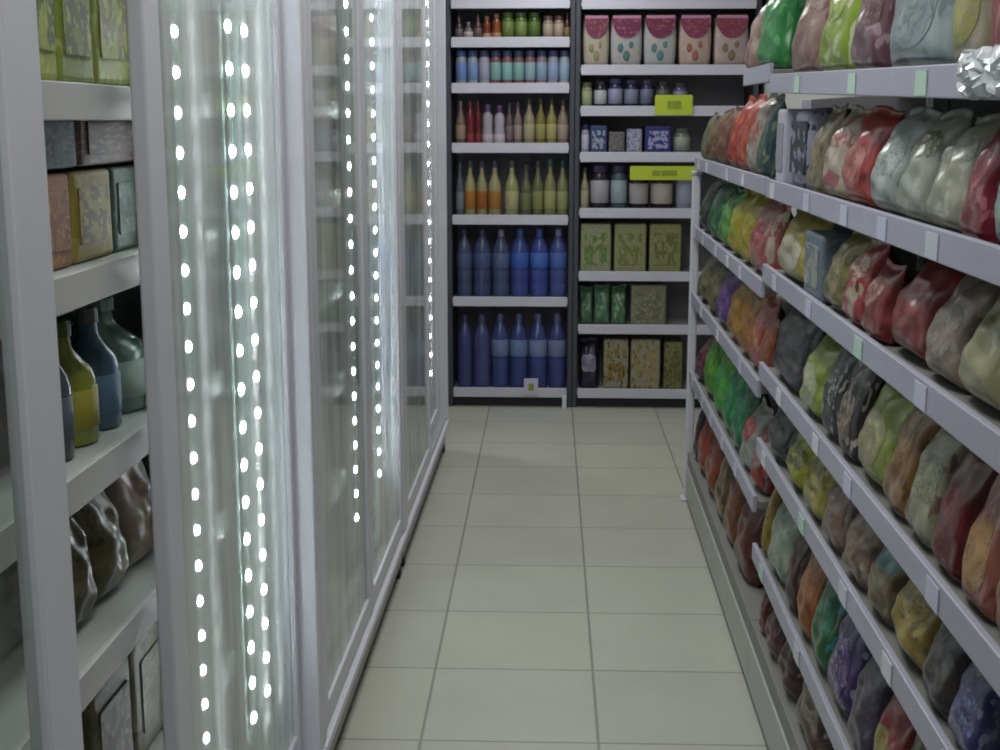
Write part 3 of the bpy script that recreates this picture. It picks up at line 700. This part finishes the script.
right_row('near', 5, [
    (770, 798, 'bag', 'charcoal snack bag', '#2C2C2E', '#3A3A3C', '#505050', L(hf=.95)), (800, 818, 'bag', 'yellow snack bag with dark window', '#98982C', '#50501C', '#A8A848'), (819, 840, 'bag', 'golden yellow snack bag', '#90842C', '#6C642C', '#A89C48'), (841, 862, 'bag', 'mauve brown snack bag', '#745C50', '#8A7064', '#5C4840'), (863, 888, 'bag', 'dusty brown snack bag', '#7C6454', '#6C5448', '#947C6C'),
    (889, 914, 'bag', 'brown snack bag with teal top', '#6C5C44', '#4C8488', '#7C7450', L(lean=.3)), (915, 954, 'bag', 'large mustard snack bag', '#988038', '#A8903C', '#6C5C34', L(lean=.3, hf=1.02)), (955, 985, 'bag', 'dark grey brown snack bag', '#4C4440', '#5C5450', '#38343A', L(lean=.25)), (987, 1024, 'bag', 'indigo snack bag', '#38386C', '#4C4C84', '#8484A0', L(lean=.25))])
right_row('near', 6, [
    (762, 782, 'bag', 'amber and cream snack bag', '#98843C', '#A89474', '#7C5C2C'), (783, 802, 'bag', 'pale green grey snack bag', '#8C988C', '#A0A898', '#5C7C64'), (804, 816, 'bag', 'dark maroon snack bag', '#401C1C', '#50282A', '#2C1818', L(hf=.95)), (817, 832, 'bag', 'burnt orange snack bag', '#9C5C28', '#A8703C', '#7C4420'), (833, 852, 'bag', 'forest green snack bag', '#2C6038', '#3C7448', '#3A8C90'), (853, 878, 'bag', 'deep purple snack bag', '#3E2864', '#503878', '#A098A8'), (879, 902, 'bag', 'violet grey snack bag', '#4A4054', '#5C5060', '#352C40', L(hf=.85)), (903, 930, 'bag', 'red snack bag with green base', '#8E2830', '#8C9048', '#A04848', L(hf=.85)), (931, 965, 'bag', 'bottle green snack bag', '#2C4C34', '#4C6440', '#7C7C54')])
right_row('near', 7, [(775, 785, 'bag', 'dark red pouch', '#5C1C24', '#6C2830', '#8C5050'), (786, 799, 'bag', 'purple maroon pouch', '#4C2030', '#5C2C38', '#70384C'), (800, 818, 'bag', 'deep maroon pouch', '#44181E', '#582428', '#341418'), (820, 850, 'bag', 'brown mottled pouch', '#4C342C', '#8C7C6C', '#60483C')])
# ---- far run
right_row('far', 1, [(752, 769, 'bag', 'bright green snack bag', '#2C8440', '#3C9850', '#5CA864', L(h=.26)), (743, 751, 'bag', 'rosy beige snack bag', '#9C7874', '#A88C80', '#B8A49C', L(h=.22))])
right_row('far', 2, [
    (697, 706, 'bag', 'olive grey snack bag', '#7C7860', '#8C8874', '#6A644C', L(h=.18)), (707, 716, 'bag', 'tan brown snack bag', '#7C5C3C', '#8C7450', '#5A3C28', L(h=.19)), (717, 727, 'bag', 'brown snack bag', '#744434', '#8A5C48', '#5C2C20', L(h=.2)), (728, 736, 'bag', 'red orange snack bag', '#A83820', '#B84830', '#C46848', L(h=.24)), (737, 746, 'bag', 'scarlet snack bag', '#B0402C', '#A43428', '#C87C64', L(h=.24)), (747, 756, 'bag', 'white and red snack bag', '#A89C90', '#9C4C40', '#B4A8A0', L(h=.23)), (758, 765, 'bag', 'dark teal snack bag', '#2C4450', '#3C5C54', '#7C8C6C', L(h=.22))])
right_row('far', 3, [
    (700, 709, 'bag', 'black green snack bag', '#2C3834', '#34443C', '#4A5C50', L(hf=.9)), (710, 720, 'bag', 'bottle green snack bag', '#2E5848', '#34745A', '#4C9450', L(hf=.95)), (721, 730, 'bag', 'fresh green snack bag', '#4C8C3C', '#3C9848', '#8CA048', L(hf=.9)), (731, 741, 'bag', 'lemon yellow snack bag', '#A89C20', '#B4A82C', '#8C9428'), (742, 752, 'bag', 'yellow snack bag', '#A89820', '#98881C', '#B8AC48'), (753, 763, 'bag', 'pink snack bag with red slash', '#A86C6C', '#9C2430', '#B49C98'), (764, 774, 'bag', 'red and white snack bag', '#9C5048', '#B4A090', '#A8303C')])
right_row('far', 4, [
    (700, 710, 'bag', 'olive tan pouch', '#74704C', '#847C5C', '#5C5840', L(hf=.8)), (711, 720, 'bag', 'grey olive pouch', '#6C684C', '#7C7458', '#545038', L(hf=.85)), (721, 732, 'bag', 'purple pouch', '#5C3C80', '#6C4C90', '#44305C', L(hf=.95)), (733, 744, 'bag', 'golden orange pouch', '#A07424', '#98681C', '#B08C3C'), (745, 756, 'bag', 'orange pouch', '#A06824', '#A8782C', '#84501C'), (757, 766, 'bag', 'red pink pouch', '#A04438', '#A86070', '#B48454'), (767, 775, 'bag', 'rust pouch', '#8C4430', '#94503C', '#A0703C', L(hf=.8))])
right_row('far', 5, [
    (698, 709, 'bag', 'dark wine pouch', '#5C2438', '#6C3048', '#3C2428', L(hf=.6)), (710, 719, 'bag', 'lime green pouch', '#5C9C28', '#6CAC30', '#3C8C30'), (720, 730, 'bag', 'grass green pouch', '#4C9C34', '#349C44', '#78B450'), (731, 740, 'bag', 'emerald pouch', '#1E7848', '#2C8C54', '#34A05C'), (741, 750, 'bag', 'deep green pouch', '#1E6444', '#2C7850', '#4C947C', L(hf=.85)), (751, 762, 'bag', 'white pouch with red flash', '#94948C', '#A02C28', '#A8A49C', L(hf=.72)), (763, 775, 'bag', 'red and grey pouch', '#8C2C24', '#8C9090', '#A8403C', L(hf=.7))])
right_row('far', 7, [
    (697, 706, 'bag', 'dark violet brown pouch', '#3C2834', '#4C3038', '#2C2028'), (706, 714, 'bag', 'red orange pouch', '#9C3820', '#A84830', '#7C2420'), (714, 724, 'bag', 'orange red pouch', '#94402C', '#A05C40', '#6C2C24'), (725, 735, 'bag', 'brown cream pouch', '#6C5438', '#94805C', '#4C3824'), (736, 746, 'bag', 'rusty brown pouch', '#7C4428', '#8C5838', '#54301E'), (747, 762, 'bag', 'oxblood pouch', '#5C2420', '#703430', '#3C1818')])

# crumpled clear wrapper hooked over the top rail
def wrapper():
    y0, y1 = depth_on_x(1012, GX - .01), depth_on_x(962, GX - .01)
    bm = bmesh.new(); nu, nv = 16, 9; L_ = y1 - y0; rows = []
    rr = random.Random(3)
    for j in range(nv + 1):
        rows.append([bm.verts.new((-.004 - .014 * rr.random() - .010 * math.sin(3.1 * j / nv), (i / nu - .5) * L_ + .004 * rr.uniform(-1, 1), .056 * j / nv + .003 * rr.uniform(-1, 1) + .004 * math.sin(i * 1.3))) for i in range(nu + 1)])
    for j in range(nv):
        for i in range(nu): bm.faces.new((rows[j][i], rows[j][i + 1], rows[j + 1][i + 1], rows[j + 1][i]))
    r = bmesh.ops.extrude_face_region(bm, geom=bm.faces[:])
    for v in r['geom']:
        if isinstance(v, bmesh.types.BMVert): v.co.x = .0
    z = shelf_top('near', 1, (y0 + y1) / 2) - .028
    o = obj('plastic_wrapper', bm, mat('crinkled_film', '#C9CCD2', .12, spec=.9), None, loc=(GX - .001, (y0 + y1) / 2, z))
    tag(o, 'crumpled shiny clear plastic wrapper hooked over the top right shelf rail', 'wrapper')
wrapper()

# ------------------------------------------------------------------ light
def area(name, loc, sx, sy, e, col=(1, 1, 1), rot=(0, 0, 0)):
    d = bpy.data.lights.new(name, 'AREA'); d.shape = 'RECTANGLE'; d.size = sx; d.size_y = sy; d.energy = e; d.color = col
    o = bpy.data.objects.new(name, d); COL.objects.link(o); o.location = loc; o.rotation_euler = rot; return o
for y in (.4, 2.4, 4.4, 6.3):
    area('ceiling_lamp', (-.05, y, 2.78), .35, 1.3, 18, (.97, 1, .97))
w = bpy.data.worlds.new('world'); S.world = w; w.use_nodes = True
w.node_tree.nodes['Background'].inputs[0].default_value = (.5, .52, .55, 1); w.node_tree.nodes['Background'].inputs[1].default_value = .2

S.view_settings.view_transform = 'Standard'; S.view_settings.look = 'None'
S.view_settings.gamma = 1; S.view_settings.use_curve_mapping = False
S.view_settings.exposure = 0.0
S.cycles.filter_width = 1.9
